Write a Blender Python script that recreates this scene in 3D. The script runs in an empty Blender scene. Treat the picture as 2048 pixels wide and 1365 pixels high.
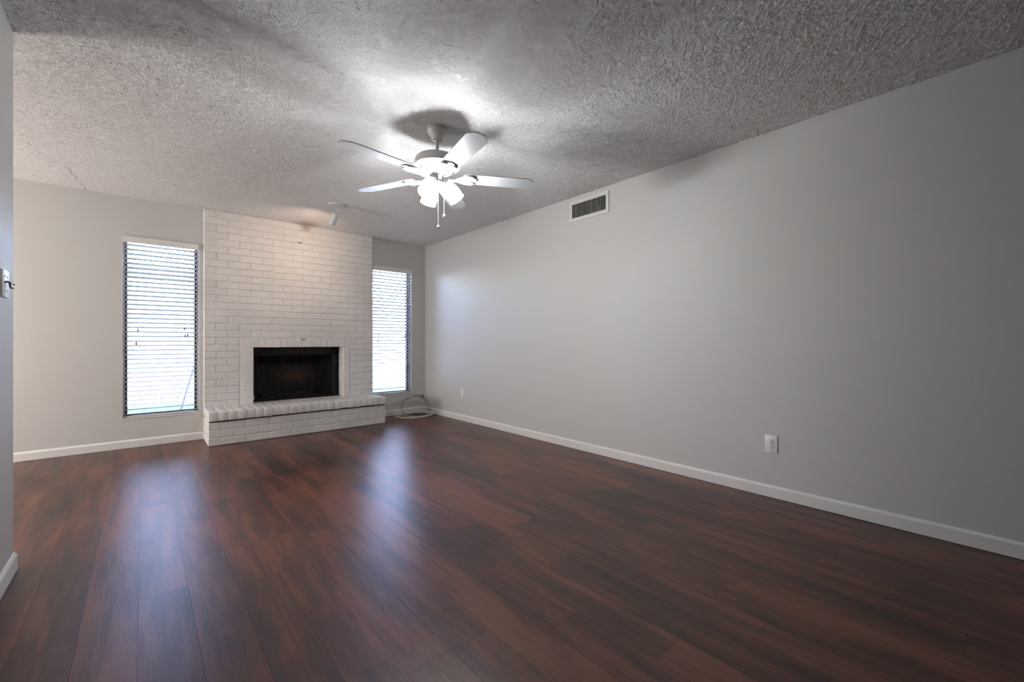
import bpy, bmesh, math, random
import numpy as np
from mathutils import Vector, Matrix
random.seed(7)
R = math.radians
C = bpy.context.scene.collection
S = bpy.context.scene

# ------------------------------------------------------------------ camera
XR, YB, H = 3.141, 5.519, 2.44          # right wall, back wall, ceiling
cam_d = bpy.data.cameras.new('camera'); cam = bpy.data.objects.new('camera', cam_d); C.objects.link(cam)
cam_d.sensor_width = 36; cam_d.sensor_fit = 'HORIZONTAL'
cam_d.lens = 840.9 / 2048 * 36
cam_d.shift_y = 0.0004
cam_d.clip_start = 0.02
cam.location = (0, 0, 1.036); cam.rotation_euler = (R(90), 0, -0.721393)
S.camera = cam

# ------------------------------------------------------------------ view
S.view_settings.view_transform = 'Standard'; S.view_settings.look = 'None'
S.view_settings.gamma = 1; S.view_settings.use_curve_mapping = False
S.view_settings.exposure = 0.5
S.cycles.sample_clamp_indirect = 4.0
S.cycles.caustics_reflective = False; S.cycles.caustics_refractive = False

# ------------------------------------------------------------------ sky
w = bpy.data.worlds.new('sky'); S.world = w; w.use_nodes = True
nt = w.node_tree; nt.nodes.clear()
sky = nt.nodes.new('ShaderNodeTexSky'); sky.sky_type = 'NISHITA'; sky.sun_disc = False
sky.sun_elevation = R(48); sky.sun_rotation = R(200); sky.altitude = 300; sky.dust_density = 1.0
bg = nt.nodes.new('ShaderNodeBackground'); bg.inputs['Strength'].default_value = 8.5
wo = nt.nodes.new('ShaderNodeOutputWorld')
tint = nt.nodes.new('ShaderNodeMix'); tint.data_type = 'RGBA'; tint.blend_type = 'MULTIPLY'; tint.inputs[0].default_value = 1
tint.inputs[7].default_value = (1.08, 0.945, 1.08, 1)
nt.links.new(sky.outputs[0], tint.inputs[6]); nt.links.new(tint.outputs[2], bg.inputs[0]); nt.links.new(bg.outputs[0], wo.inputs[0])

# ------------------------------------------------------------------ lights
def lamp(name, kind, loc, energy, color, **kw):
    d = bpy.data.lights.new(name, kind); d.energy = energy; d.color = color
    for k, v in kw.items(): setattr(d, k, v)
    o = bpy.data.objects.new(name, d); C.objects.link(o); o.location = loc
    return o
# the warm lamp of the dining side, round the corner of the left wall
lamp('dining_lamp', 'POINT', (-3.0, 4.8, 1.05), 175, (1.0, 0.925, 0.86), shadow_soft_size=0.4)
FAN_W = 21.0            # watts per shade
SPOT_W = 13.0

# ------------------------------------------------------------------ materials
MATS = {}
def mat(name, col, rough=0.6, metal=0.0, spec=0.5, bump=None, emit=None, var=None):
    """principled material; bump=(scale, strength, distance, detail); var=(scale, amount)"""
    m = bpy.data.materials.new(name); m.use_nodes = True; MATS[name] = m
    t = m.node_tree; b = t.nodes['Principled BSDF']
    b.inputs['Base Color'].default_value = (*col, 1); b.inputs['Roughness'].default_value = rough
    b.inputs['Metallic'].default_value = metal; b.inputs['Specular IOR Level'].default_value = spec
    tc = t.nodes.new('ShaderNodeTexCoord')
    if var:
        n = t.nodes.new('ShaderNodeTexNoise'); n.inputs['Scale'].default_value = var[0]; n.inputs['Detail'].default_value = 4
        t.links.new(tc.outputs['Object'], n.inputs['Vector'])
        mx = t.nodes.new('ShaderNodeMix'); mx.data_type = 'RGBA'
        mx.inputs[6].default_value = (*[c * (1 - var[1]) for c in col], 1)
        mx.inputs[7].default_value = (*[min(1, c * (1 + var[1])) for c in col], 1)
        t.links.new(n.outputs['Fac'], mx.inputs[0]); t.links.new(mx.outputs[2], b.inputs['Base Color'])
    if bump:
        n = t.nodes.new('ShaderNodeTexNoise'); n.inputs['Scale'].default_value = bump[0]
        n.inputs['Detail'].default_value = bump[3] if len(bump) > 3 else 2
        t.links.new(tc.outputs['Object'], n.inputs['Vector'])
        bp = t.nodes.new('ShaderNodeBump'); bp.inputs['Strength'].default_value = bump[1]; bp.inputs['Distance'].default_value = bump[2]
        t.links.new(n.outputs['Fac'], bp.inputs['Height']); t.links.new(bp.outputs[0], b.inputs['Normal'])
    if emit:
        b.inputs['Emission Color'].default_value = (*emit[0], 1); b.inputs['Emission Strength'].default_value = emit[1]
    return m

WALL = mat('wall_paint', (0.565, 0.563, 0.55), 0.55, bump=(170, 0.22, 0.003, 2))
TRIM = mat('trim_paint', (0.74, 0.73, 0.72), 0.4)
WHITE = mat('white_enamel', (0.56, 0.57, 0.58), 0.32)
CANOPYM = mat('white_enamel_aged', (0.56, 0.55, 0.535), 0.3)
PLASTIC = mat('white_plastic', (0.78, 0.78, 0.77), 0.35)
IVORY = mat('ivory_plastic', (0.68, 0.68, 0.64), 0.4)
DARK = mat('dark_slot', (0.01, 0.01, 0.01), 0.6)
BLACKM = mat('black_steel', (0.020, 0.020, 0.021), 0.5, bump=(60, 0.3, 0.002), var=(9, 0.5))
BRONZE = mat('bronze_frame', (0.03, 0.026, 0.023), 0.45)
SLAT = mat('blind_slat_white', (0.53, 0.50, 0.462), 0.4)
CORD = mat('blind_cord', (0.42, 0.41, 0.38), 0.8)
WOOD = mat('tassel_wood', (0.30, 0.20, 0.12), 0.5)
CABW = mat('cable_white', (0.72, 0.70, 0.66), 0.4)
CABK = mat('cable_black', (0.025, 0.024, 0.024), 0.4)
BRASS = mat('connector_metal', (0.6, 0.56, 0.5), 0.3, metal=0.9)
FENCE = mat('fence_stucco', (0.82, 0.79, 0.76), 0.9, bump=(60, 0.3, 0.004))
FASC = mat('patio_paint', (0.095, 0.105, 0.088), 0.7)
GRASS = mat('lawn_green', (0.045, 0.105, 0.04), 0.9, spec=0.1, bump=(90, 0.8, 0.03), var=(30, 0.4))
POLEM = mat('pole_grey', (0.028, 0.031, 0.038), 0.6, spec=0.1)
CONC = mat('concrete', (0.76, 0.69, 0.62), 0.9, bump=(40, 0.3, 0.003))

def glass():
    m = bpy.data.materials.new('window_glass'); m.use_nodes = True; t = m.node_tree; t.nodes.clear()
    o = t.nodes.new('ShaderNodeOutputMaterial'); tr = t.nodes.new('ShaderNodeBsdfTransparent'); gl = t.nodes.new('ShaderNodeBsdfGlossy')
    gl.inputs['Roughness'].default_value = 0.02; f = t.nodes.new('ShaderNodeFresnel'); f.inputs[0].default_value = 1.45
    mx = t.nodes.new('ShaderNodeMixShader'); tr.inputs[0].default_value = (0.93, 0.96, 0.95, 1)
    t.links.new(f.outputs[0], mx.inputs[0]); t.links.new(tr.outputs[0], mx.inputs[1]); t.links.new(gl.outputs[0], mx.inputs[2])
    t.links.new(mx.outputs[0], o.inputs[0]); return m
GLASS = glass()

class NT:
    """tiny node helper"""
    def __init__(s, m): s.t = m.node_tree; s.b = s.t.nodes['Principled BSDF']
    def n(s, typ, **kw):
        nd = s.t.nodes.new(typ)
        for k, v in kw.items(): setattr(nd, k, v)
        return nd
    def put(s, sock, v):
        if isinstance(v, (int, float)): sock.default_value = v
        elif isinstance(v, tuple): sock.default_value = v
        else: s.t.links.new(v, sock)
    def m(s, op, a, b=0.0, c=0.0):
        nd = s.n('ShaderNodeMath', operation=op)
        s.put(nd.inputs[0], a); s.put(nd.inputs[1], b); s.put(nd.inputs[2], c); return nd.outputs[0]
    def vec(s, x, y, z):
        nd = s.n('ShaderNodeCombineXYZ'); s.put(nd.inputs[0], x); s.put(nd.inputs[1], y); s.put(nd.inputs[2], z); return nd.outputs[0]
    def noise(s, v, scale, detail=2, rough=0.5, dist=0.0):
        nd = s.n('ShaderNodeTexNoise'); s.put(nd.inputs['Vector'], v); nd.inputs['Scale'].default_value = scale
        nd.inputs['Detail'].default_value = detail; nd.inputs['Roughness'].default_value = rough; nd.inputs['Distortion'].default_value = dist
        return nd.outputs['Fac']
    def ramp(s, f, stops):
        nd = s.n('ShaderNodeValToRGB'); e = nd.color_ramp.elements
        while len(e) < len(stops): e.new(0.5)
        for k, (p, c) in enumerate(stops): e[k].position = p; e[k].color = (*c, 1)
        s.put(nd.inputs[0], f); return nd.outputs[0]
    def mix(s, f, a, b, blend='MIX'):
        nd = s.n('ShaderNodeMix', data_type='RGBA', blend_type=blend)
        s.put(nd.inputs[0], f); s.put(nd.inputs[6], a); s.put(nd.inputs[7], b); return nd.outputs[2]
    def step(s, v, a, b):
        nd = s.n('ShaderNodeMapRange', interpolation_type='SMOOTHSTEP')
        s.put(nd.inputs[0], v); nd.inputs[1].default_value = a; nd.inputs[2].default_value = b
        return nd.outputs[0]
    def bump(s, h, strength, dist, normal=None):
        nd = s.n('ShaderNodeBump'); s.put(nd.inputs['Height'], h); nd.inputs['Strength'].default_value = strength
        nd.inputs['Distance'].default_value = dist
        if normal: s.t.links.new(normal, nd.inputs['Normal'])
        return nd.outputs[0]

def floor_material():
    m = bpy.data.materials.new('floor_planks'); m.use_nodes = True; k = NT(m)
    sep = k.n('ShaderNodeSeparateXYZ'); k.t.links.new(k.n('ShaderNodeTexCoord').outputs['Object'], sep.inputs[0])
    X, Y = sep.outputs[0], sep.outputs[1]
    px = k.m('DIVIDE', k.m('ADD', X, 0.012), 0.158); ix = k.m('FLOOR', px); fx = k.m('FRACT', px)
    wn = k.n('ShaderNodeTexWhiteNoise', noise_dimensions='1D'); k.put(wn.inputs['W'], ix)
    py = k.m('ADD', k.m('DIVIDE', Y, 1.22), k.m('MULTIPLY', wn.outputs[0], 3.7)); iy = k.m('FLOOR', py); fy = k.m('FRACT', py)
    w2 = k.n('ShaderNodeTexWhiteNoise', noise_dimensions='2D'); k.put(w2.inputs['Vector'], k.vec(ix, iy, 0.0))
    pid = w2.outputs[0]; off = k.m('MULTIPLY', pid, 13.0)
    fine = k.noise(k.vec(k.m('MULTIPLY', X, 70), k.m('MULTIPLY', Y, 5), off), 1, 3, 0.6)
    streak = k.noise(k.vec(k.m('MULTIPLY', X, 14), k.m('MULTIPLY', Y, 1.5), off), 1, 3, 0.6)
    blotch = k.noise(k.vec(k.m('MULTIPLY', X, 3.5), k.m('MULTIPLY', Y, 0.9), 3.0), 1, 3, 0.55)
    f = k.m('ADD', k.m('MULTIPLY', streak, 0.62), k.m('MULTIPLY', fine, 0.24))
    f = k.m('ADD', f, k.m('MULTIPLY', k.m('SUBTRACT', blotch, 0.14), 0.50)); f = k.m('ADD', f, k.m('MULTIPLY', k.m('SUBTRACT', pid, 0.5), 0.10))
    col = k.ramp(f, [(0.38, (0.0085, 0.0034, 0.0026)), (0.50, (0.034, 0.0102, 0.0066)), (0.60, (0.074, 0.022, 0.0128)), (0.72, (0.145, 0.047, 0.026))])
    ex = k.m('MULTIPLY', k.m('MINIMUM', fx, k.m('SUBTRACT', 1.0, fx)), 0.158)
    ey = k.m('MULTIPLY', k.m('MINIMUM', fy, k.m('SUBTRACT', 1.0, fy)), 1.22)
    groove = k.step(k.m('MINIMUM', ex, ey), 0.0002, 0.0011)
    col = k.mix(k.m('ADD', 0.3, k.m('MULTIPLY', groove, 0.7)), (0.005, 0.003, 0.003, 1), col)
    k.put(k.b.inputs['Base Color'], col)
    k.put(k.b.inputs['Roughness'], k.m('ADD', 0.30, k.m('MULTIPLY', k.noise(k.vec(k.m('MULTIPLY', X, 9), k.m('MULTIPLY', Y, 2.5), 1.0), 1, 3), 0.07)))
    k.put(k.b.inputs['Specular IOR Level'], k.m('ADD', 0.10, k.m('MULTIPLY', groove, 0.44)))
    grain = k.noise(k.vec(k.m('MULTIPLY', X, 150), k.m('MULTIPLY', Y, 15), off), 1, 2, 0.5)
    n1 = k.bump(grain, 0.40, 0.0009)
    n2 = k.bump(groove, 0.12, 0.0006, n1)
    wav = k.noise(k.vec(k.m('MULTIPLY', X, 7), k.m('MULTIPLY', Y, 7), 0.0), 1, 2)
    k.put(k.b.inputs['Normal'], k.bump(wav, 0.10, 0.004, n2))
    return m

def ceiling_material():
    m = bpy.data.materials.new('ceiling_stomp_texture'); m.use_nodes = True; k = NT(m)
    P = k.n('ShaderNodeTexCoord').outputs['Object']
    a = k.noise(P, 27, 2, 0.5, 3.0); b = k.noise(P, 50, 2, 0.5, 2.0)
    ra = k.m('MAXIMUM', k.m('SUBTRACT', 1.0, k.m('MULTIPLY', k.m('ABSOLUTE', k.m('SUBTRACT', a, 0.5)), 17.0)), 0.0)
    rb = k.m('MAXIMUM', k.m('SUBTRACT', 1.0, k.m('MULTIPLY', k.m('ABSOLUTE', k.m('SUBTRACT', b, 0.52)), 13.0)), 0.0)
    h = k.m('ADD', k.m('MULTIPLY', ra, 0.8), k.m('MULTIPLY', rb, 0.6))
    h = k.m('ADD', h, k.m('MULTIPLY', k.noise(P, 90, 2), 0.5))
    k.b.inputs['Base Color'].default_value = (0.88, 0.86, 0.85, 1); k.b.inputs['Roughness'].default_value = 0.7
    k.b.inputs['Specular IOR Level'].default_value = 0.12
    dsp = k.n('ShaderNodeDisplacement'); k.put(dsp.inputs['Height'], h); dsp.inputs['Midlevel'].default_value = 0.0; dsp.inputs['Scale'].default_value = 0.0066
    out = [n for n in k.t.nodes if n.type == 'OUTPUT_MATERIAL'][0]; k.t.links.new(dsp.outputs[0], out.inputs['Displacement'])
    m.displacement_method = 'BOTH'
    # hairline crack with its own shape, and a smoke stain over the chimney
    sep = k.n('ShaderNodeSeparateXYZ'); k.t.links.new(P, sep.inputs[0])
    wob = k.m('MULTIPLY', k.m('SUBTRACT', k.noise(P, 9, 2), 0.5), 0.05)
    line = k.m('ABSOLUTE', k.m('ADD', k.m('SUBTRACT', k.m('ADD', sep.outputs[0], 0.438), k.m('MULTIPLY', k.m('SUBTRACT', sep.outputs[1], 5.03), 0.10)), wob))
    cr = k.m('MULTIPLY', k.m('SUBTRACT', 1.0, k.step(line, 0.0015, 0.005)), k.step(sep.outputs[1], 4.75, 4.95))
    dx = k.m('MULTIPLY', k.m('SUBTRACT', sep.outputs[0], 1.47), 1.0); dy = k.m('MULTIPLY', k.m('SUBTRACT', sep.outputs[1], 5.42), 0.75)
    rr = k.m('SQRT', k.m('ADD', k.m('MULTIPLY', dx, dx), k.m('MULTIPLY', dy, dy)))
    st = k.m('MULTIPLY', k.m('SUBTRACT', 1.0, k.step(rr, 0.02, 0.20)), 0.55)
    col = k.mix(st, (0.88, 0.86, 0.85, 1), (0.33, 0.26, 0.19, 1))
    col = k.mix(k.m('MULTIPLY', cr, 0.6), col, (0.20, 0.15, 0.11, 1))
    k.put(k.b.inputs['Base Color'], col)
    return m

def brick_material():
    m = bpy.data.materials.new('painted_brick'); m.use_nodes = True; k = NT(m)
    P = k.n('ShaderNodeTexCoord').outputs['Object']
    base = k.ramp(k.noise(P, 2.2, 3), [(0.35, (0.65, 0.635, 0.63)), (0.65, (0.74, 0.725, 0.72))])
    sep = k.n('ShaderNodeSeparateXYZ'); k.t.links.new(P, sep.inputs[0])
    # smoke stain at the top of the chimney
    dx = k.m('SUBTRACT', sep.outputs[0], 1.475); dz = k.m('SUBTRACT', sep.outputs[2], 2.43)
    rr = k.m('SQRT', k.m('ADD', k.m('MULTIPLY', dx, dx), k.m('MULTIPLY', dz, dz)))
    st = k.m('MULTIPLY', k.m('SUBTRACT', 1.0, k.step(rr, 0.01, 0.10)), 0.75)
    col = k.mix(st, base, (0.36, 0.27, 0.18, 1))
    # paint worn off in specks
    sp = k.step(k.noise(P, 38, 1), 0.795, 0.81)
    col = k.mix(sp, col, (0.20, 0.10, 0.07, 1))
    # chips of bare brick over the fireplace opening and high on the breast
    for cx, cz, ax, az in ((1.455, 1.064, 0.030, 0.010), (1.35, 1.083, 0.012, 0.003), (1.415, 2.216, 0.03, 0.006)):
        ddx = k.m('DIVIDE', k.m('SUBTRACT', sep.outputs[0], cx), ax); ddz = k.m('DIVIDE', k.m('SUBTRACT', sep.outputs[2], cz), az)
        q = k.m('ADD', k.m('ADD', k.m('MULTIPLY', ddx, ddx), k.m('MULTIPLY', ddz, ddz)), k.m('MULTIPLY', k.noise(P, 160, 2), 1.2))
        col = k.mix(k.m('SUBTRACT', 1.0, k.step(q, 1.3, 1.7)), col, (0.17, 0.055, 0.035, 1))
    k.put(k.b.inputs['Base Color'], col)
    k.b.inputs['Roughness'].default_value = 0.5
    n1 = k.bump(k.noise(P, 130, 3, 0.6), 0.35, 0.002)
    k.put(k.b.inputs['Normal'], k.bump(k.noise(P, 22, 2), 0.4, 0.006, n1))
    return m

def firebox_material():
    m = bpy.data.materials.new('sooty_firebrick'); m.use_nodes = True; k = NT(m)
    P = k.n('ShaderNodeTexCoord').outputs['Object']
    sep = k.n('ShaderNodeSeparateXYZ'); k.t.links.new(P, sep.inputs[0])
    s1 = k.noise(k.vec(k.m('MULTIPLY', sep.outputs[0], 40), sep.outputs[1], k.m('MULTIPLY', sep.outputs[2], 3)), 1, 3, 0.6)
    base = k.ramp(s1, [(0.35, (0.006, 0.006, 0.0055)), (0.7, (0.026, 0.024, 0.020))])
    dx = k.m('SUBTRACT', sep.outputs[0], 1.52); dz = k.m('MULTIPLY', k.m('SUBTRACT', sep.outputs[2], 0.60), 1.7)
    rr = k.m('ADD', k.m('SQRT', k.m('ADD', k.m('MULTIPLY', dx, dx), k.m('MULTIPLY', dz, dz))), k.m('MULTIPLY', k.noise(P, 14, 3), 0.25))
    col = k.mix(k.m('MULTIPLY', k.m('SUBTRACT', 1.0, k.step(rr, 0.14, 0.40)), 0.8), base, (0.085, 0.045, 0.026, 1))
    k.put(k.b.inputs['Base Color'], col); k.b.inputs['Roughness'].default_value = 0.85
    k.put(k.b.inputs['Normal'], k.bump(k.noise(P, 50, 3), 0.5, 0.004))
    return m
FLOORM, CEILM, BRICK, FIREB = floor_material(), ceiling_material(), brick_material(), firebox_material()
MORTAR = mat('painted_mortar', (0.74, 0.71, 0.69), 0.6, bump=(90, 0.5, 0.004, 3))
GAPM = mat('gap_shade_brown', (0.11, 0.075, 0.06), 0.9, bump=(80, 0.5, 0.003))  # brown that puts shade into the colour of the hearth gap

# ------------------------------------------------------------------ mesh helpers
def obj(name, bm, m, parent=None, smooth=False, loc=None):
    bmesh.ops.recalc_face_normals(bm, faces=bm.faces)
    me = bpy.data.meshes.new(name); bm.to_mesh(me); bm.free()
    if isinstance(m, (list, tuple)):
        for q in m: me.materials.append(q)
    else: me.materials.append(m)
    if smooth:
        for p in me.polygons: p.use_smooth = True
        if smooth != 'all': me.set_sharp_from_angle(angle=R(38))
    o = bpy.data.objects.new(name, me); C.objects.link(o)
    if parent: o.parent = parent
    if loc: o.location = loc
    return o
def BM(): return bmesh.new()
def box(bm, x0, x1, y0, y1, z0, z1, bev=0.0, seg=2, mtx=None, mi=0):
    g = bmesh.ops.create_cube(bm, size=1.0)
    vs = g['verts']
    for v in vs: v.co = Vector((x0 + (v.co.x + .5) * (x1 - x0), y0 + (v.co.y + .5) * (y1 - y0), z0 + (v.co.z + .5) * (z1 - z0)))
    fs = set(f for v in vs for f in v.link_faces)
    if bev:
        es = list(set(e for v in vs for e in v.link_edges))
        r = bmesh.ops.bevel(bm, geom=es, offset=bev, segments=seg, profile=0.5, affect='EDGES')
        fs = set(r['faces']) | set(f for v in r['verts'] for f in v.link_faces); vs = list(set(v for f in fs for v in f.verts))
    if mtx: bmesh.ops.transform(bm, matrix=mtx, verts=vs)
    if mi:
        for f in fs: f.material_index = mi
    return vs
def lathe(bm, prof, seg=32, mtx=None, cap=True):
    """prof: list of (r, z)"""
    rings = []
    for r, z in prof:
        rings.append([bm.verts.new((r * math.cos(2 * math.pi * i / seg), r * math.sin(2 * math.pi * i / seg), z)) for i in range(seg)])
    for a, b in zip(rings, rings[1:]):
        for i in range(seg): bm.faces.new((a[i], a[(i + 1) % seg], b[(i + 1) % seg], b[i]))
    if cap:
        bm.faces.new(rings[0]); bm.faces.new(rings[-1])
    vs = [v for r in rings for v in r]
    if mtx: bmesh.ops.transform(bm, matrix=mtx, verts=vs)
    return vs
def tube(bm, pts, r, seg=8, closed=False, sub=6):
    pts = [Vector(p) for p in pts]; n = len(pts); P = []
    rng = range(n) if closed else range(n - 1)
    for i in rng:
        g = (lambda j: pts[j % n]) if closed else (lambda j: pts[max(0, min(n - 1, j))])
        p0, p1, p2, p3 = g(i - 1), g(i), g(i + 1), g(i + 2)
        for s in range(sub):
            t = s / sub
            P.append(0.5 * ((2 * p1) + (p2 - p0) * t + (2 * p0 - 5 * p1 + 4 * p2 - p3) * t * t + (3 * p1 - p0 - 3 * p2 + p3) * t ** 3))
    if not closed: P.append(pts[-1])
    m = len(P); rings = []; up = Vector((0, 0, 1)); prev = None
    for i, p in enumerate(P):
        t = (P[(i + 1) % m] - P[i - 1]) if closed else (P[min(i + 1, m - 1)] - P[max(i - 1, 0)])
        t.normalize()
        if prev is None:
            a = t.orthogonal().normalized()
        else:
            a = (prev - t * prev.dot(t)).normalized()
        prev = a; b = t.cross(a)
        rings.append([bm.verts.new(p + (a * math.cos(2 * math.pi * k / seg) + b * math.sin(2 * math.pi * k / seg)) * r) for k in range(seg)])
    pr = list(zip(rings, rings[1:])) + ([(rings[-1], rings[0])] if closed else [])
    for a, b in pr:
        for k in range(seg): bm.faces.new((a[k], a[(k + 1) % seg], b[(k + 1) % seg], b[k]))
    if not closed: bm.faces.new(rings[0]); bm.faces.new(rings[-1])
def brick(bm, x0, x1, z0, z1, yf, yb, r=0.008, jit=0.0015, rl=None):
    """hand-made brick facing -Y (axes xz) with rounded outline and softened arris; worn by a little jitter"""
    rc = min(random.uniform(0.5, 1.6) * r, (x1 - x0) * .45, (z1 - z0) * .45); j = lambda: random.uniform(-jit, jit)
    x0 += j(); x1 += j(); z0 += j() * .6; z1 += j() * .6; yf += j()
    def outline(ins):
        q = max(rc - ins, 0.0008); p = max((rl or rc) - ins, 0.0008); out = []
        for cx, cz, a0, q in ((x1 - ins - q, z1 - ins - q, 0, q), (x0 + ins + p, z1 - ins - p, 90, p), (x0 + ins + p, z0 + ins + p, 180, p), (x1 - ins - q, z0 + ins + q, 270, q)):
            for s in range(4):
                a = R(a0 + 30 * s); out.append((cx + q * math.cos(a), cz + q * math.sin(a)))
        return out
    tilt = j() * 0.6; rings = []
    for ins, y in ((0, yb), (0, yf + .005), (.0012, yf + .002), (.004, yf)):
        rings.append([bm.verts.new((x, y + (tilt if y != yb else 0) * (1 if x > (x0 + x1) / 2 else -1), z)) for x, z in outline(ins)])
    for a, b in zip(rings, rings[1:]):
        for i in range(16):
            f = bm.faces.new((a[i], a[(i + 1) % 16], b[(i + 1) % 16], b[i])); f.smooth = True
    bm.faces.new(rings[-1])
def empty(name, loc, label, cat, group=None, kind=None):
    o = bpy.data.objects.new(name, None); C.objects.link(o); o.location = loc; o.empty_display_size = 0.1
    o['label'] = label; o['category'] = cat
    if group: o['group'] = group
    return o
def tag(o, label, cat, group=None):
    o['label'] = label; o['category'] = cat
    if group: o['group'] = group
    return o
def struct(o): o['kind'] = 'structure'; return o

# ------------------------------------------------------------------ room shell
W1 = (-0.141, 0.450, 0.282, 2.060)      # left window opening x0 x1 z0 z1
W2 = (2.343, 2.920, 0.294, 2.068)       # right window opening
FBO = (0.90, 1.96, 0.0, 1.03)           # rough opening behind the fireplace
def holed_wall(name, x0, x1, z0, z1, y0, y1, holes):
    bm = BM()
    xs = sorted({x0, x1, *[h[0] for h in holes], *[h[1] for h in holes]}); zs = sorted({z0, z1, *[h[2] for h in holes], *[h[3] for h in holes]})
    def solid(i, k):
        if not (0 <= i < len(xs) - 1 and 0 <= k < len(zs) - 1): return False
        cx, cz = (xs[i] + xs[i + 1]) / 2, (zs[k] + zs[k + 1]) / 2
        return not any(h[0] < cx < h[1] and h[2] < cz < h[3] for h in holes)
    def q(*p): bm.faces.new([bm.verts.new(v) for v in p])
    for i in range(len(xs) - 1):
        for k in range(len(zs) - 1):
            if not solid(i, k): continue
            a, b, c, d = xs[i], xs[i + 1], zs[k], zs[k + 1]
            q((a, y0, c), (b, y0, c), (b, y0, d), (a, y0, d)); q((a, y1, c), (a, y1, d), (b, y1, d), (b, y1, c))
            if not solid(i - 1, k): q((a, y0, c), (a, y0, d), (a, y1, d), (a, y1, c))
            if not solid(i + 1, k): q((b, y0, c), (b, y1, c), (b, y1, d), (b, y0, d))
            if not solid(i, k - 1): q((a, y0, c), (a, y1, c), (b, y1, c), (b, y0, c))
            if not solid(i, k + 1): q((a, y0, d), (b, y0, d), (b, y1, d), (a, y1, d))
    bmesh.ops.remove_doubles(bm, verts=bm.verts, dist=1e-5)
    return struct(obj(name, bm, WALL))
YF, XL = -1.9, -3.4
holed_wall('wall_back', XL - .12, XR + .12, 0, H, YB, YB + .15, [W1, W2, FBO])
def sbox(name, dims, m, bev=0):
    bm = BM(); box(bm, *dims, bev=bev); return struct(obj(name, bm, m))
sbox('wall_right', (XR, XR + .12, YF, YB, 0, H), WALL)
sbox('wall_left', (-.56, -.438, YF, 2.92, 0, H), WALL, 0.003)
sbox('wall_alcove', (XL, -.56, 2.62, 2.74, 0, H), WALL)
sbox('wall_far_left', (XL - .12, XL, 2.62, YB, 0, H), WALL)
sbox('wall_front', (-.56, XR + .12, YF - .12, YF, 0, H), WALL)
sbox('floor', (XL - .12, XR + .12, YF - .12, YB + .14, -.10, 0), FLOORM)
def ceiling():
    """slab with the hand-stomped plaster as a fine sheet that the material really displaces"""
    gx0, gx1, gy0, gy1, st = -1.0, XR + .02, -.45, YB + .02, .0068
    nx, ny = int((gx1 - gx0) / st) + 1, int((gy1 - gy0) / st) + 1
    X, Y = np.meshgrid(np.linspace(gx0, gx1, nx), np.linspace(gy0, gy1, ny))
    g = np.stack([X.ravel(), Y.ravel(), np.full(nx * ny, H - .0005)], 1)
    x0, x1, y0, y1, z0, z1 = XL - .12, XR + .12, YF - .12, YB + .15, H, H + .12
    bx = np.array([(x0, y0, z0), (x1, y0, z0), (x1, y1, z0), (x0, y1, z0), (x0, y0, z1), (x1, y0, z1), (x1, y1, z1), (x0, y1, z1)])
    k = nx * ny
    i = (np.arange(ny - 1)[:, None] * nx + np.arange(nx - 1)[None, :]).ravel()
    q = np.stack([i, i + nx, i + nx + 1, i + 1], 1)
    bq = np.array([(0, 3, 2, 1), (4, 5, 6, 7), (0, 1, 5, 4), (1, 2, 6, 5), (2, 3, 7, 6), (3, 0, 4, 7)]) + k
    V = np.concatenate([g, bx]); Q = np.concatenate([q, bq])
    me = bpy.data.meshes.new('ceiling'); me.vertices.add(len(V)); me.vertices.foreach_set('co', V.ravel().astype(np.float32))
    me.loops.add(Q.size); me.loops.foreach_set('vertex_index', Q.ravel().astype(np.int32))
    me.polygons.add(len(Q)); me.polygons.foreach_set('loop_start', (np.arange(len(Q)) * 4).astype(np.int32)); me.polygons.foreach_set('loop_total', np.full(len(Q), 4, np.int32))
    sm = np.ones(len(Q), bool); sm[-6:] = False; me.polygons.foreach_set('use_smooth', sm)
    me.update(calc_edges=True); me.materials.append(CEILM)
    o = bpy.data.objects.new('ceiling', me); C.objects.link(o); return struct(o)
ceiling()

def baseboard(name, p0, p1, nrm):
    """profile board from p0 to p1 along the wall, nrm pointing into the room"""
    prof = [(0, 0.002), (.013, 0.002), (.013, .064), (.0115, .070), (.008, .0745), (.0045, .079), (0, .0805)]
    bm = BM(); a = Vector((*p0, 0)); b = Vector((*p1, 0)); n = Vector((*nrm, 0)); ends = []
    for p in (a, b): ends.append([bm.verts.new(p + n * t + Vector((0, 0, z))) for t, z in prof])
    m = len(prof)
    for i in range(m): bm.faces.new((ends[0][i], ends[0][(i + 1) % m], ends[1][(i + 1) % m], ends[1][i]))
    bm.faces.new(ends[0]); bm.faces.new(ends[1])
    return struct(obj(name, bm, TRIM))
baseboard('baseboard_right', (XR, YF), (XR, YB), (-1, 0))
baseboard('baseboard_back', (XL, YB), (.487, YB), (0, -1))
baseboard('baseboard_corner', (2.312, YB), (XR - .013, YB), (0, -1))
baseboard('baseboard_left', (-.438, YF), (-.438, 2.92), (1, 0))

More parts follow.
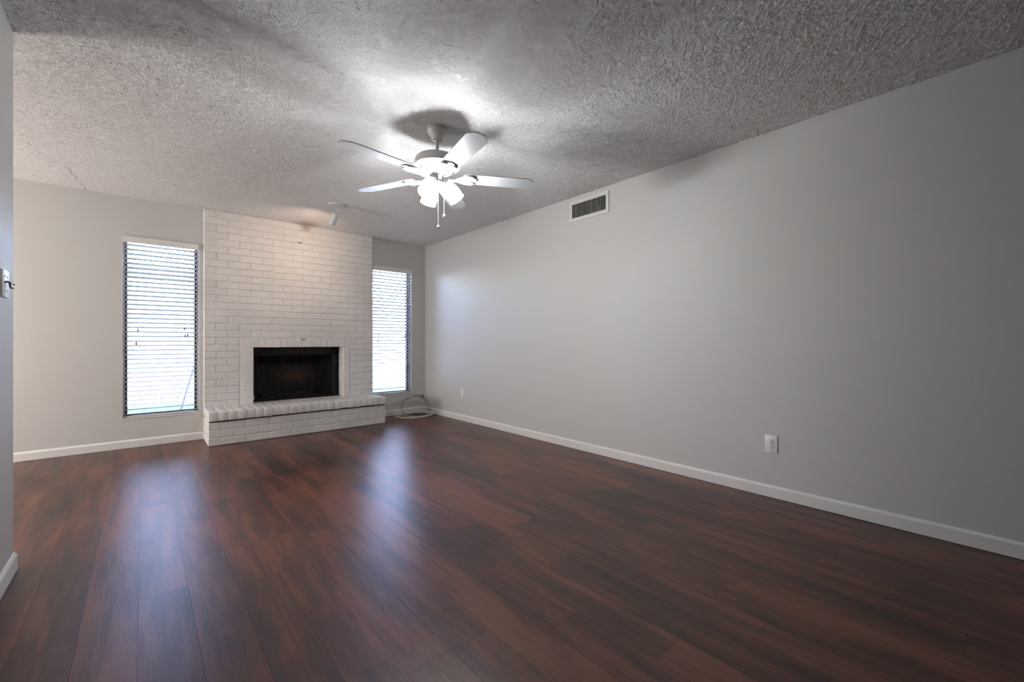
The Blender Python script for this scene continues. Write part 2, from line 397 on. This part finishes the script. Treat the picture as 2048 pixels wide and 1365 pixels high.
# ------------------------------------------------------------------ windows (frame, stop, glass, sill)
def window(n, W):
    x0, x1, z0, z1 = W; yo = YB + .085
    fr = BM(); t = .032
    for d in ((x0, x0 + t, z0, z1), (x1 - t, x1, z0, z1), (x0 + t, x1 - t, z0, z0 + t), (x0 + t, x1 - t, z1 - t, z1)):
        box(fr, d[0], d[1], yo, yo + .05, d[2], d[3], bev=.0015, seg=1)
    root = struct(obj('window_%d' % n, fr, BRONZE))
    st = BM(); s = .013
    for d in ((x0, x0 + s, z0, z1), (x1 - s, x1, z0, z1), (x0 + s, x1 - s, z1 - s, z1), (x0 + s, x1 - s, z0, z0 + s)):
        box(st, d[0], d[1], yo - .012, yo, d[2], d[3])
    obj('window_stop', st, TRIM, root)
    g = BM(); box(g, x0 + t, x1 - t, yo + .022, yo + .028, z0 + t, z1 - t); obj('window_glass', g, GLASS, root)
    si = BM(); box(si, x0 + .0005, x1 - .0005, YB - .006, yo - .012, z0 - .004, z0 + .006, bev=.002); obj('window_sill', si, TRIM, root)
    return root
window(1, W1); window(2, W2)

# ------------------------------------------------------------------ venetian blinds
def blind(W, label, tassels, ladders):
    x0, x1, z0, z1 = W; x0 += .004; x1 -= .004
    root = empty('venetian_blind', ((x0 + x1) / 2, YB + .03, z0 + .01), label, 'blind', 'white slatted blinds beside the chimney')
    L = root.location.copy()
    def P(name, bm, m, smooth=False):
        o = obj(name, bm, m, root, smooth); o.matrix_parent_inverse = Matrix.Translation(-L); return o
    b = BM(); box(b, x0 - .002, x1 + .002, YB - .016, YB - .004, z1 - .064, z1 - .002, bev=.004)
    box(b, x0 - .002, x0 + .008, YB - .006, YB + .02, z1 - .064, z1 - .002); box(b, x1 - .008, x1 + .002, YB - .006, YB + .02, z1 - .064, z1 - .002)
    P('valance', b, TRIM)
    b = BM(); box(b, x0 + .002, x1 - .002, YB + .010, YB + .058, z1 - .045, z1 - .002); P('headrail', b, SLAT)
    b = BM(); n = 38; zt, zb = z1 - .078, z0 + .040; T = R(16)
    for i in range(n):
        z = zt + (zb - zt) * i / (n - 1)
        M = Matrix.Translation((0, YB + .034, z)) @ Matrix.Rotation(-T, 4, 'X')
        sag = random.uniform(-.0006, .0006)
        # shallow crowned cross-section
        rows = []
        for k in range(6):
            yy = -.025 + .05 * k / 5; cz = .0016 * (1 - (yy / .025) ** 2) + sag
            rows.append((yy, cz))
        top = [[b.verts.new(M @ Vector((x, yy, cz + .0019))) for yy, cz in rows] for x in (x0, x1)]
        bot = [[b.verts.new(M @ Vector((x, yy, cz - .0019))) for yy, cz in rows] for x in (x0, x1)]
        for k in range(5):
            b.faces.new((top[0][k], top[0][k + 1], top[1][k + 1], top[1][k])); b.faces.new((bot[0][k], bot[1][k], bot[1][k + 1], bot[0][k + 1]))
        for s in (0, 1): b.faces.new(top[s] + bot[s][::-1])
        for k in (0, 5): b.faces.new((top[0][k], top[1][k], bot[1][k], bot[0][k]))
    P('slats', b, SLAT)
    b = BM(); box(b, x0, x1, YB + .010, YB + .058, z0 + .008, z0 + .024, bev=.003); P('bottom_rail', b, SLAT)
    for lx in ladders:
        b = BM()
        for yy in (YB + .0085, YB + .0595): tube(b, [(lx, yy, z1 - .05), (lx, yy, z0 + .02)], .0009, 5, sub=1)
        for i in range(n):
            z = zt + (zb - zt) * i / (n - 1)
            tube(b, [(lx, YB + .0085, z + .004), (lx, YB + .0595, z - .011)], .0006, 4, sub=1)
        P('ladder_cord', b, CORD)
    for tx, tz in tassels:
        b = BM(); tube(b, [(tx, YB - .001, z1 - .06), (tx + .001, YB - .002, (z1 + tz) / 2), (tx, YB - .001, tz + .02)], .0009, 5); c = P('lift_cord', b, CORD)
        b = BM(); lathe(b, [(.003, tz + .022), (.0055, tz + .014), (.0085, tz - .006), (.009, tz - .012), (.005, tz - .014)], 12, Matrix.Translation((tx, YB - .001, 0)))
        o = obj('tassel', b, WOOD, c, True)
    return root
blind(W1, 'tall white slatted blind in the window left of the chimney, tilted open', [(-.032, 1.145), (-.044, 1.015), (.329, 1.165), (.337, 1.095), (.356, 1.102)], (.010, .280))
blind(W2, 'white slatted blind in the window between the chimney and the corner', [(2.431, 1.135), (2.420, 1.030), (2.800, 1.109), (2.822, 1.116)], (2.48, 2.778))

# ------------------------------------------------------------------ fireplace
CX0, CX1, CY = .487, 2.306, 5.440
fp = empty('fireplace', (1.4, 5.4, 0), 'white painted brick chimney with a black firebox and raised brick hearth', 'fireplace')
def FP(name, bm, m, parent=None, smooth=False):
    o = obj(name, bm, m, parent or fp, smooth)
    if parent is None: o.matrix_parent_inverse = Matrix.Translation(-fp.location)
    return o
OX0, OX1, OZ0, OZ1 = .932, 1.927, .336, .968       # opening
SX0, SX1, SZ1 = .839, 2.000, 1.066                 # surround outer
HB = .0752
bm = BM(); ins = .007
# mortar bed
for d in ((CX0 + ins, OX0 + .004, .0, H - .002), (OX1 - .004, CX1 - ins, .0, H - .002), (OX0, OX1, OZ1 + .006, H - .002)):
    box(bm, d[0], d[1], CY + ins, YB, d[2], d[3])
bed = FP('mortar_bed', bm, MORTAR)
bm = BM()
def course(k, x0, x1):
    z0 = 1.0785 + HB * k; z1 = z0 + HB
    z1 = min(z1, H - .001)
    edge = CX0 + (.105 if k % 2 else .2085); xs = [CX0]
    while edge < CX1 - .03: xs.append(edge); edge += .2135
    xs.append(CX1)
    for a, b in zip(xs, xs[1:]):
        a2, b2 = max(a, x0), min(b, x1)
        if b2 - a2 < .02: continue
        l = .0 if a2 in (CX0, x0) else .0055; r = .0 if b2 == CX1 else (.004 if b2 == x1 else .0065)
        brick(bm, a2 + l, b2 - r, z0 + .003, z1 - .0025, CY, YB if (a2 == CX0 or b2 == CX1) else CY + .02, r=.017 if random.random() < .45 else .005, rl=.004)
for k in range(0, 18): course(k, CX0, CX1)
for k in range(-10, 0): course(k, CX0, .803); course(k, 2.006, CX1)
FP('chimney_brick', bm, BRICK)
# surround: plain mortar strip, header course, stacked sides with deep reveals
bm = BM()
box(bm, .806, .838, CY + .001, CY + .03, OZ0, SZ1 + .004, bev=.003); box(bm, 1.948, SX1, CY + .0015, CY + .03, OZ1 + .002, SZ1 + .004, bev=.003)
box(bm, .84, SX1, CY + .002, CY + .03, SZ1 + .001, SZ1 + .012, bev=.002)
FP('mortar_strip', bm, MORTAR)
YR = 5.617
bm = BM(); n = 15; wd = (1.945 - SX0) / n
for i in range(n): brick(bm, SX0 + i * wd + .0018, SX0 + (i + 1) * wd - .0018, OZ1 + (0 if 0 < i < n else 0), SZ1 - .001, CY - .003, YR if SX0 + i * wd > OX0 - .08 else YB, r=.006)
n = 8; hd = (OZ1 - OZ0) / n
for i in range(n):
    a, b = OZ0 + i * hd + .0018, OZ0 + (i + 1) * hd - .0018
    brick(bm, SX0, OX0, a, b, CY - .003, YR, r=.007); brick(bm, OX1, SX1, a, b, CY - .003, YR, r=.004)
FP('opening_surround', bm, BRICK)
bm = BM()
for d in ((SX0 + .004, OX0 - .006, OZ0, OZ1), (OX1 + .006, SX1 - .004, OZ0, OZ1), (OX0 - .01, OX1 + .01, OZ1 + .006, SZ1 - .004)): box(bm, d[0], d[1], CY + .0005, YR - .001, d[2], d[3])
FP('surround_mortar', bm, MORTAR)
# hearth
HX0, HX1, HY = .487, 2.311, 5.058
bm = BM(); box(bm, HX0 + ins, HX1 - ins, HY + ins, CY + ins, 0.001, .24); box(bm, HX0 + ins, HX1 - ins, 5.0315, CY + ins, .256, .3315); 
box(bm, OX0 + .002, OX1 - .002, CY, YR + .6, .20, .331)
box(bm, HX0 + ins, CX0 + .3, CY, YB - .001, 0.001, .32); box(bm, CX1 - .3, HX1 - ins, CY, YB - .001, 0.001, .32)
FP('hearth_core', bm, MORTAR)
bm = BM(); box(bm, HX0 + .006, HX1 - .006, HY + .006, HY + .05, .232, .252); FP('hearth_gap_shade', bm, GAPM)  # dark strip painted as the shade in the mortarless gap under the cap
bm = BM()
for row, (z0, z1, first) in enumerate(((.0015, .0765, .100), (.0785, .1555, .212), (.1575, .234, .095))):
    xs = [HX0]; e = HX0 + first
    while e < HX1 - .04: xs.append(e); e += .2135
    xs.append(HX1)
    for a, b in zip(xs, xs[1:]):
        yb_ = YB - .001 if a == HX0 or b == HX1 else HY + .03
        brick(bm, a + (0 if a == HX0 else .004), b - (0 if b == HX1 else .004), z0 + .0015, z1 - .0015, HY, yb_, r=.006)
FP('hearth_base', bm, BRICK)
bm = BM(); n = 23; wd = (HX1 - HX0) / n
for i in range(n):
    a, b = HX0 + i * wd + (0 if i == 0 else .0018), HX0 + (i + 1) * wd - (0 if i == n - 1 else .0018)
    j = lambda s=.003: random.uniform(-s, s)
    box(bm, a, b, 5.026 + j(), CY + .02 if a > CX0 + .02 else YB - .001, .249 + j(.002), .336 + j(.0015), bev=random.uniform(.003, .0065), seg=2)
FP('hearth_cap', bm, BRICK, smooth=True)
# firebox
fb = BM(); y0, y1, y2 = YR, 5.76, 6.10
def quad(b, *p): b.faces.new([b.verts.new(v) for v in p])
X0, X1, Z0, Z1 = OX0 - .03, OX1 + .03, OZ0 - .004, OZ1 + .02
box(fb, X0 - .02, X0, y0, y1, Z0, Z1); box(fb, X1, X1 + .02, y0, y1, Z0, Z1); box(fb, X0 - .02, X1 + .02, y0, y1, Z1, Z1 + .02); box(fb, X0 - .02, X1 + .02, y0, y1, Z0 - .02, Z0)
# front flange with the inner opening
ix0, ix1, iz1 = X0 + .07, X1 - .07, Z1 - .12
box(fb, X0, ix0, y1 - .012, y1, Z0, Z1); box(fb, ix1, X1, y1 - .012, y1, Z0, Z1); box(fb, ix0, ix1, y1 - .012, y1, iz1, Z1)
body = FP('firebox', fb, BLACKM)
fi = BM()
bx0, bx1, bz1 = ix0 + .12, ix1 - .12, iz1 - .10
def slab(b, p, d):
    p = [Vector(v) for v in p]; d = Vector(d); a = [b.verts.new(v) for v in p]; c = [b.verts.new(v + d) for v in p]
    b.faces.new(a); b.faces.new(c[::-1])
    for i in range(4): b.faces.new((a[i], a[(i + 1) % 4], c[(i + 1) % 4], c[i]))
slab(fi, [(ix0, y1, Z0), (bx0, y2, Z0), (bx0, y2, Z1), (ix0, y1, Z1)], (-.02, 0, 0))
slab(fi, [(ix1, y1, Z0), (bx1, y2, Z0), (bx1, y2, Z1), (ix1, y1, Z1)], (.02, 0, 0))
slab(fi, [(ix0, y1, Z1), (ix1, y1, Z1), (ix1, y2, Z1 - .02), (ix0, y2, Z1 - .02)], (0, 0, .02))
slab(fi, [(bx0, y2, Z0), (bx1, y2, Z0), (bx1, y2, Z1), (bx0, y2, Z1)], (0, .02, 0))
slab(fi, [(ix0, y1, Z0), (ix1, y1, Z0), (ix1, y2, Z0), (ix0, y2, Z0)], (0, 0, -.02))
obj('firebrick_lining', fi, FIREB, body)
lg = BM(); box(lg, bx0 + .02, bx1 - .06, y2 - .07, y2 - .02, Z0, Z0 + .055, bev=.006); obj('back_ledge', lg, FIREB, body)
tg = BM(); box(tg, OX0 + .028, OX0 + .040, YR - .003, YR - .001, .362, .406); 
o = FP('paper_tag', tg, PLASTIC); o['label'] = 'small white tag at the left foot of the black firebox'

# ------------------------------------------------------------------ ceiling fan
FX, FY = 1.459, 2.405
fan = empty('ceiling_fan', (FX, FY, H), 'white five-blade ceiling fan with three lit frosted glass shades and two pull chains', 'ceiling fan')
def F(name, bm, m, smooth=True, parent=None): return obj(name, bm, m, parent or fan, smooth)
b = BM(); lathe(b, [(.062, 0), (.0655, -.006), (.066, -.016), (.063, -.03), (.052, -.045), (.040, -.058), (.036, -.070), (.034, -.078), (.026, -.082)], 40); F('canopy', b, CANOPYM)
b = BM(); lathe(b, [(.0115, -.070), (.0115, -.205)], 20); F('downrod', b, CANOPYM)
b = BM(); lathe(b, [(.020, -.186), (.040, -.190), (.110, -.194), (.132, -.199), (.141, -.208), (.1435, -.218), (.1435, -.246), (.1465, -.249), (.1465, -.256), (.138, -.262), (.120, -.272), (.098, -.285), (.090, -.290), (.084, -.292), (.03, -.292)], 64)
mh = F('motor_housing', b, CANOPYM)
b = BM()
for i in range(44):
    a = 2 * math.pi * i / 44
    M = Matrix.Rotation(a, 4, 'Z') @ Matrix.Translation((.111, 0, -.2785)) @ Matrix.Rotation(R(-33), 4, 'Y')
    box(b, -.012, .012, -.0022, .0022, -.0012, .0012, mtx=M)
F('vent_slots', b, DARK, False, mh)
b = BM(); lathe(b, [(.046, -.288), (.062, -.293), (.062, -.300), (.047, -.304), (.042, -.31), (.041, -.352), (.038, -.358), (.052, -.362), (.054, -.372), (.050, -.384), (.036, -.394), (.018, -.402), (.010, -.416), (.004, -.420)], 36); lk = F('light_fitter', b, WHITE)
# blades and irons
BASE, ZB, PITCH = 42.8, -.318, R(-9)
bl = BM(); th = .003
half = [(.170, .030), (.178, .046), (.200, .056), (.30, .0595), (.45, .0625), (.600, .065), (.616, .062), (.628, .050), (.640, .040), (.652, .034), (.660, .022)]
ol = half + [(x, -y) for x, y in half[::-1]]
tv = [bl.verts.new((x, y, th)) for x, y in ol]; bv = [bl.verts.new((x, y, -th)) for x, y in ol]
bl.faces.new(tv); bl.faces.new(bv[::-1])
for i in range(len(ol)): bl.faces.new((tv[i], tv[(i + 1) % len(ol)], bv[(i + 1) % len(ol)], bv[i]))
bmesh.ops.bevel(bl, geom=[e for e in bl.edges if abs(e.verts[0].co.z - e.verts[1].co.z) < 1e-6], offset=.0012, segments=2, affect='EDGES')
blade0 = F('blade', bl, WHITE, True)
ir = BM()
tube(ir, [(.050, 0, -.006), (.085, 0, -.020), (.125, 0, -.018), (.165, 0, -.012)], .0095, 10)
for s in (1, -1):
    tube(ir, [(.120, 0, -.016), (.150, .022 * s, -.014), (.190, .045 * s, -.010), (.228, .046 * s, -.009), (.238, .028 * s, -.009), (.215, .018 * s, -.009), (.185, .010 * s, -.010), (.165, 0, -.012)], .0075, 10)
pl = [(.150, 0), (.170, .028), (.200, .046), (.230, .043), (.250, .026), (.265, 0)]
po = pl + [(x, -y) for x, y in pl[-2:0:-1]]
tv = [ir.verts.new((x, y, -th)) for x, y in po]; bv = [ir.verts.new((x, y, -th - .006)) for x, y in po]
ir.faces.new(tv); ir.faces.new(bv[::-1])
for i in range(len(po)): ir.faces.new((tv[i], tv[(i + 1) % len(po)], bv[(i + 1) % len(po)], bv[i]))
for x, y in ((.185, .026), (.185, -.026), (.232, 0)): lathe(ir, [(.0055, -.0095), (.0055, -.0115), (.003, -.013)], 10, Matrix.Translation((x, y, 0)))
iron0 = F('blade_iron', ir, WHITE, True)
for k in range(5):
    for src in (blade0, iron0):
        o = src if k == 0 else src.copy()
        if k: C.objects.link(o)
        o.location = (0, 0, ZB); o.rotation_euler = (PITCH, 0, R(BASE + 72 * k))
# shades
def lit_glass(name, clear, strength, color):
    """frosted glass of a burning lamp: lets part of its bulb's light straight through, glows with the rest"""
    m = bpy.data.materials.new(name); m.use_nodes = True; t = m.node_tree; t.nodes.clear()
    o = t.nodes.new('ShaderNodeOutputMaterial'); tr = t.nodes.new('ShaderNodeBsdfTransparent'); em = t.nodes.new('ShaderNodeEmission')
    em.inputs[0].default_value = (*color, 1); em.inputs[1].default_value = strength
    mx = t.nodes.new('ShaderNodeMixShader'); mx.inputs[0].default_value = 1 - clear
    t.links.new(tr.outputs[0], mx.inputs[1]); t.links.new(em.outputs[0], mx.inputs[2]); t.links.new(mx.outputs[0], o.inputs[0])
    m.cycles.emission_sampling = 'NONE'
    return m
SHADE = lit_glass('lit_frosted_glass', 0.72, 7.0, (0.93, 0.97, 1.0))
BULB = lit_glass('lit_bulb', 0.72, 9.0, (0.95, 0.98, 1.0))
sh = BM()
prof = [(.023, 0), (.030, -.006), (.042, -.020), (.052, -.045), (.0575, -.075), (.058, -.100), (.0565, -.122), (.060, -.138)]
inn = [(r - .003, z) for r, z in prof[::-1]]
lathe(sh, prof, 40, cap=False)
shade0 = F('lamp_shade', sh, SHADE, True)
so = BM(); lathe(so, [(.012, .040), (.018, .030), (.025, .022), (.0265, .006), (.0265, -.006), (.022, -.008)], 24)
sock0 = F('socket', so, WHITE, True)
bu = BM(); lathe(bu, [(.010, -.010), (.014, -.025), (.024, -.045), (.028, -.065), (.024, -.084), (.012, -.094), (.002, -.097)], 20); bulb0 = obj('bulb', bu, BULB, shade0, True)
for k, az in enumerate((-33, 87, 207)):
    if k == 0: s, t = shade0, sock0
    else:
        s, t = shade0.copy(), sock0.copy(); C.objects.link(s); C.objects.link(t); q = bulb0.copy(); C.objects.link(q); q.parent = s
    M = Matrix.Rotation(R(az), 4, 'Z') @ Matrix.Translation((.056, 0, -.362)) @ Matrix.Rotation(R(-36), 4, 'Y') @ Matrix.Scale(.92, 4)
    s.matrix_local = M; t.matrix_local = M
    lp = lamp('bulb_light', 'POINT', (0, 0, 0), FAN_W, (0.95, 0.98, 1.0), shadow_soft_size=.024)
    lp.location = Matrix.Translation((FX, FY, H)) @ M @ Vector((0, 0, -.062))
for (dx, dy, z) in ((-.006, -.022, -.655), (.040, -.020, -.573)):
    b = BM(); tube(b, [(dx, dy, -.35), (dx, dy, z + .012)], .0014, 6, sub=1)
    for i in range(int((-.36 - z - .012) / .012)): pass
    ch = F('pull_chain', b, WHITE, True)
    b = BM(); lathe(b, [(.003, z + .014), (.0075, z + .006), (.0085, z - .002), (.006, z - .010), (.002, z - .013)], 14, Matrix.Translation((dx, dy, 0))); obj('fob', b, WHITE, ch, True)

# ------------------------------------------------------------------ spot lamp
sx, sy = 1.485, 4.405
sp = empty('spot_lamp', (sx, sy, H), 'small white cylinder spotlight on a ceiling disc, aimed at the white chimney', 'spotlight')
b = BM(); lathe(b, [(.074, 0), (.076, -.004), (.076, -.018), (.072, -.023), (.01, -.024)], 40); obj('ceiling_plate', b, WHITE, sp, True)
b = BM(); tube(b, [(0, 0, -.02), (0, 0, -.045), (.006, .004, -.058), (-.004, .010, -.072), (0, .012, -.088)], .0055, 8); obj('swivel_arm', b, WHITE, sp, True)
d = Vector((-.13, 1.0, -.46)).normalized()
top = Vector((0.002, .012, -.088)); rot = Vector((0, 0, -1)).rotation_difference(d).to_matrix().to_4x4()
dv = Vector((-.016, .085, -.115)).normalized()
rot = Vector((0, 0, -1)).rotation_difference(dv).to_matrix().to_4x4(); M = Matrix.Translation(top) @ rot
b = BM(); lathe(b, [(.010, .004), (.022, .001), (.030, -.006), (.0325, -.012), (.033, -.016), (.033, -.128), (.030, -.128), (.030, -.10), (.004, -.098)], 32, M); obj('lamp_head', b, WHITE, sp, True)
LB = mat('lit_spot_bulb', (0.9, 0.85, 0.8), 0.4, emit=((1.0, 0.72, 0.48), 12)); LB.cycles.emission_sampling = 'NONE'
b = BM(); lathe(b, [(.027, -.098), (.028, -.112), (.020, -.118), (.004, -.120)], 24, M); obj('bulb', b, LB, sp, True)
sl = lamp('spot_beam', 'SPOT', Vector((sx, sy, H)) + top + dv * .132, SPOT_W, (1.0, 0.74, 0.54), spot_size=R(120), spot_blend=1.0, shadow_soft_size=.025)
aim = Vector((-.16, 1.0, -.22)).normalized()
sl.rotation_euler = Vector((0, 0, -1)).rotation_difference(aim).to_euler()

# ------------------------------------------------------------------ air vent on the right wall
vt = empty('air_vent', (XR, 2.481, 2.29), 'white wall register with dark vertical louvres high on the right wall', 'vent')
y0, y1, z0, z1 = -.228, .228, -.098, .103; iy0, iy1, iz0, iz1 = -.197, .197, -.064, .068
b = BM()
for dd in ((y0, iy0, z0, z1), (iy1, y1, z0, z1), (iy0, iy1, z0, iz0), (iy0, iy1, iz1, z1)): box(b, -.010, 0, dd[0], dd[1], dd[2], dd[3])
box(b, -.012, -.008, y0 + .004, y1 - .004, z0 + .004, iz0 - .004); box(b, -.012, -.008, y0 + .004, y1 - .004, iz1 + .004, z1 - .004)
obj('frame', b, IVORY, vt)
b = BM(); box(b, -.0015, -.0005, iy0, iy1, iz0, iz1); obj('backing', b, DARK, vt)
b = BM(); n = 20
for i in range(n):
    y = iy0 + (iy1 - iy0) * (i + 1) / (n + 1) + random.uniform(-.001, .001)
    box(b, -.0045, .0045, -.0008, .0008, iz0, iz1, mtx=Matrix.Translation((-.006, y, 0)) @ Matrix.Rotation(R(random.uniform(-8, 14)), 4, 'Z'))
obj('louvres', b, IVORY, vt)
for yy in (-.212, .212):
    b = BM(); lathe(b, [(.004, 0), (.004, -.0014), (.002, -.0022)], 12, Matrix.Translation((-.010, yy, 0)) @ Matrix.Rotation(R(90), 4, 'Y')); obj('screw', b, BRASS, vt, True)

# ------------------------------------------------------------------ outlets
def plate(root, w_, h_, t=.006, m=PLASTIC, ax=-1):
    b = BM(); box(b, min(0, ax * t), max(0, ax * t), -w_ / 2, w_ / 2, -h_ / 2, h_ / 2, bev=.002); return obj('cover_plate', b, m, root, True)
ot = empty('wall_outlet', (XR, .960, .353), 'white duplex outlet low on the grey right wall above the baseboard', 'outlet')
plate(ot, .074, .116, .007)
for s in (1, -1):
    b = BM(); zc = s * .0195
    lathe(b, [(.0168, .001), (.0168, -.0015), (.015, -.002)], 28, Matrix.Translation((-.0075, 0, zc)) @ Matrix.Rotation(R(90), 4, 'Y'))
    rc = obj('receptacle', b, PLASTIC, ot, True)
    b = BM()
    box(b, -.0108, -.0092, -.0078, -.0056, zc + .001, zc + .010); box(b, -.0108, -.0092, .0056, .0078, zc + .002, zc + .009)
    lathe(b, [(.0028, 0), (.0028, -.0014)], 12, Matrix.Translation((-.0094, 0, zc - .0075)) @ Matrix.Rotation(R(90), 4, 'Y'))
    obj('slots', b, DARK, rc)
b = BM(); lathe(b, [(.003, 0), (.003, -.001), (.0015, -.0015)], 12, Matrix.Translation((-.007, 0, 0)) @ Matrix.Rotation(R(90), 4, 'Y')); obj('screw', b, BRASS, ot, True)
ot2 = empty('blank_wall_plate', (XR, 4.550, .359), 'small plain white wall plate on the right wall near the far corner', 'wall plate')
plate(ot2, .070, .114, .006)
for s in (1, -1):
    b = BM(); lathe(b, [(.003, 0), (.003, -.001), (.0015, -.0015)], 12, Matrix.Translation((-.006, 0, s * .04)) @ Matrix.Rotation(R(90), 4, 'Y')); obj('screw', b, BRASS, ot2, True)
# two-gang plate with a black hook on the near left wall
sw = empty('switch_plate', (-.438, 2.742, 1.279), 'pale square wall plate with a black hook at its middle on the near left wall', 'switch plate')
b = BM(); box(b, 0, .0065, -.057, .057, -.057, .057, bev=.002); obj('cover_plate', b, IVORY, sw, True)
for yy in (-.023, .023):
    for zz in (-.030, .030):
        b = BM(); lathe(b, [(.0035, 0), (.0035, .001), (.0018, .0016)], 12, Matrix.Translation((.0065, yy, zz)) @ Matrix.Rotation(R(90), 4, 'Y')); obj('screw', b, DARK, sw, True)
b = BM(); tube(b, [(.006, -.03, .004), (.014, -.015, .008), (.018, .005, .004), (.020, .03, .006), (.022, .044, .004)], .0042, 8)
tube(b, [(.0165, .001, .005), (.017, .002, -.006), (.020, .004, -.016), (.026, .010, -.016)], .003, 8); obj('hook', b, CABK, sw, True)

# ------------------------------------------------------------------ cable coil in the far corner
cc = empty('cable_coil', (2.83, 5.26, 0), 'loose coil of white and black cable on the floor in the far corner', 'cable')
def CB(name, pts, r, m, closed=False):
    b = BM(); tube(b, [Vector(p) - cc.location for p in pts], r, 8, closed, 8); return obj(name, b, m, cc, True)
flat = []
for t in range(0, 40):
    a = 2 * math.pi * t / 13.0 + 0.4; q = 1 + .05 * math.sin(t * 1.7)
    flat.append((2.835 + .262 * q * math.cos(a), 5.262 + .185 * q * math.sin(a), .006 + .0075 * (t // 13) + .004 * abs(math.sin(t * .9))))
loopw = [(2.75, 5.09, .024), (2.70, 5.40, .022), (2.572, 5.40, .087), (2.508, 5.38, .151), (2.55, 5.37, .215), (2.663, 5.36, .254), (2.793, 5.35, .264), (2.914, 5.33, .235), (3.022, 5.31, .163), (3.066, 5.30, .088), (3.069, 5.28, .03), (3.0, 5.16, .03)]
CB('white_cable', flat, .0042, CABW)
CB('white_loop', loopw, .0042, CABW)
CB('black_cable', [(2.90, 5.30, .012), (2.78, 5.37, .012), (2.715, 5.39, .06), (2.715, 5.42, .138), (2.775, 5.44, .207), (2.861, 5.45, .248), (2.956, 5.45, .262), (3.039, 5.44, .241), (3.084, 5.42, .188), (3.105, 5.38, .102), (3.10, 5.31, .03), (3.02, 5.40, .012), (2.85, 5.45, .010)], .0034, CABK)
CB('white_lead', [(3.003, 5.47, .292), (3.044, 5.455, .262), (3.080, 5.445, .222), (3.116, 5.43, .155), (3.116, 5.39, .08), (3.09, 5.31, .02), (2.98, 5.2, .026)], .0032, CABW)
b = BM(); lathe(b, [(.006, .012), (.007, .006), (.007, -.010), (.004, -.014)], 12, Matrix.Translation(Vector((3.000, 5.471, .296)) - cc.location) @ Matrix.Rotation(R(35), 4, 'Y')); obj('connector', b, BRASS, cc, True)
b = BM(); tube(b, [Vector(p) - cc.location for p in ((3.052, 5.455, .258), (3.062, 5.448, .236), (3.07, 5.445, .226))], .010, 8); obj('cable_tie', b, CABK, cc, True)

# ------------------------------------------------------------------ outside
def outer(name, dims, m, label, cat, bev=0):
    b = BM(); box(b, *dims, bev=bev); return tag(obj(name, b, m), label, cat)
sbox('floor_patio', (-12, 14, YB + .15, 7.35, -.12, -.02), CONC)
b = BM(); box(b, -12, 14, 7.35, 9.0, -.12, -.0); o = obj('lawn', b, GRASS); tag(o, 'strip of green lawn beyond the blinds in front of the pale garden wall', 'lawn')
outer('garden_wall', (-12, 14, 9.0, 9.15, -.1, 1.95), FENCE, 'pale garden wall seen through the blinds beyond the lawn', 'wall')
pb = empty('patio_beam', (.2, 8.0, 0), 'grey-green patio beam behind the upper slats of the left window', 'beam')
b = BM(); box(b, -2.7, .90, -.05, .05, 1.93, 2.13); obj('beam', b, FASC, pb)
for x in (-2.6, .95):
    b = BM(); box(b, x - .05, x + .05, -.05, .05, 0, 1.93 if x < 0 else 2.13); obj('post', b, FASC, pb)
b = BM(); tube(b, [(.435, 8.0, .014), (.57, 8.25, .48), (1.02, 8.98, 2.0)], .014, 10); tag(obj('garden_pole', b, POLEM, None, True), 'slim grey pole leaning outside, behind the lower right of the left blind', 'pole')
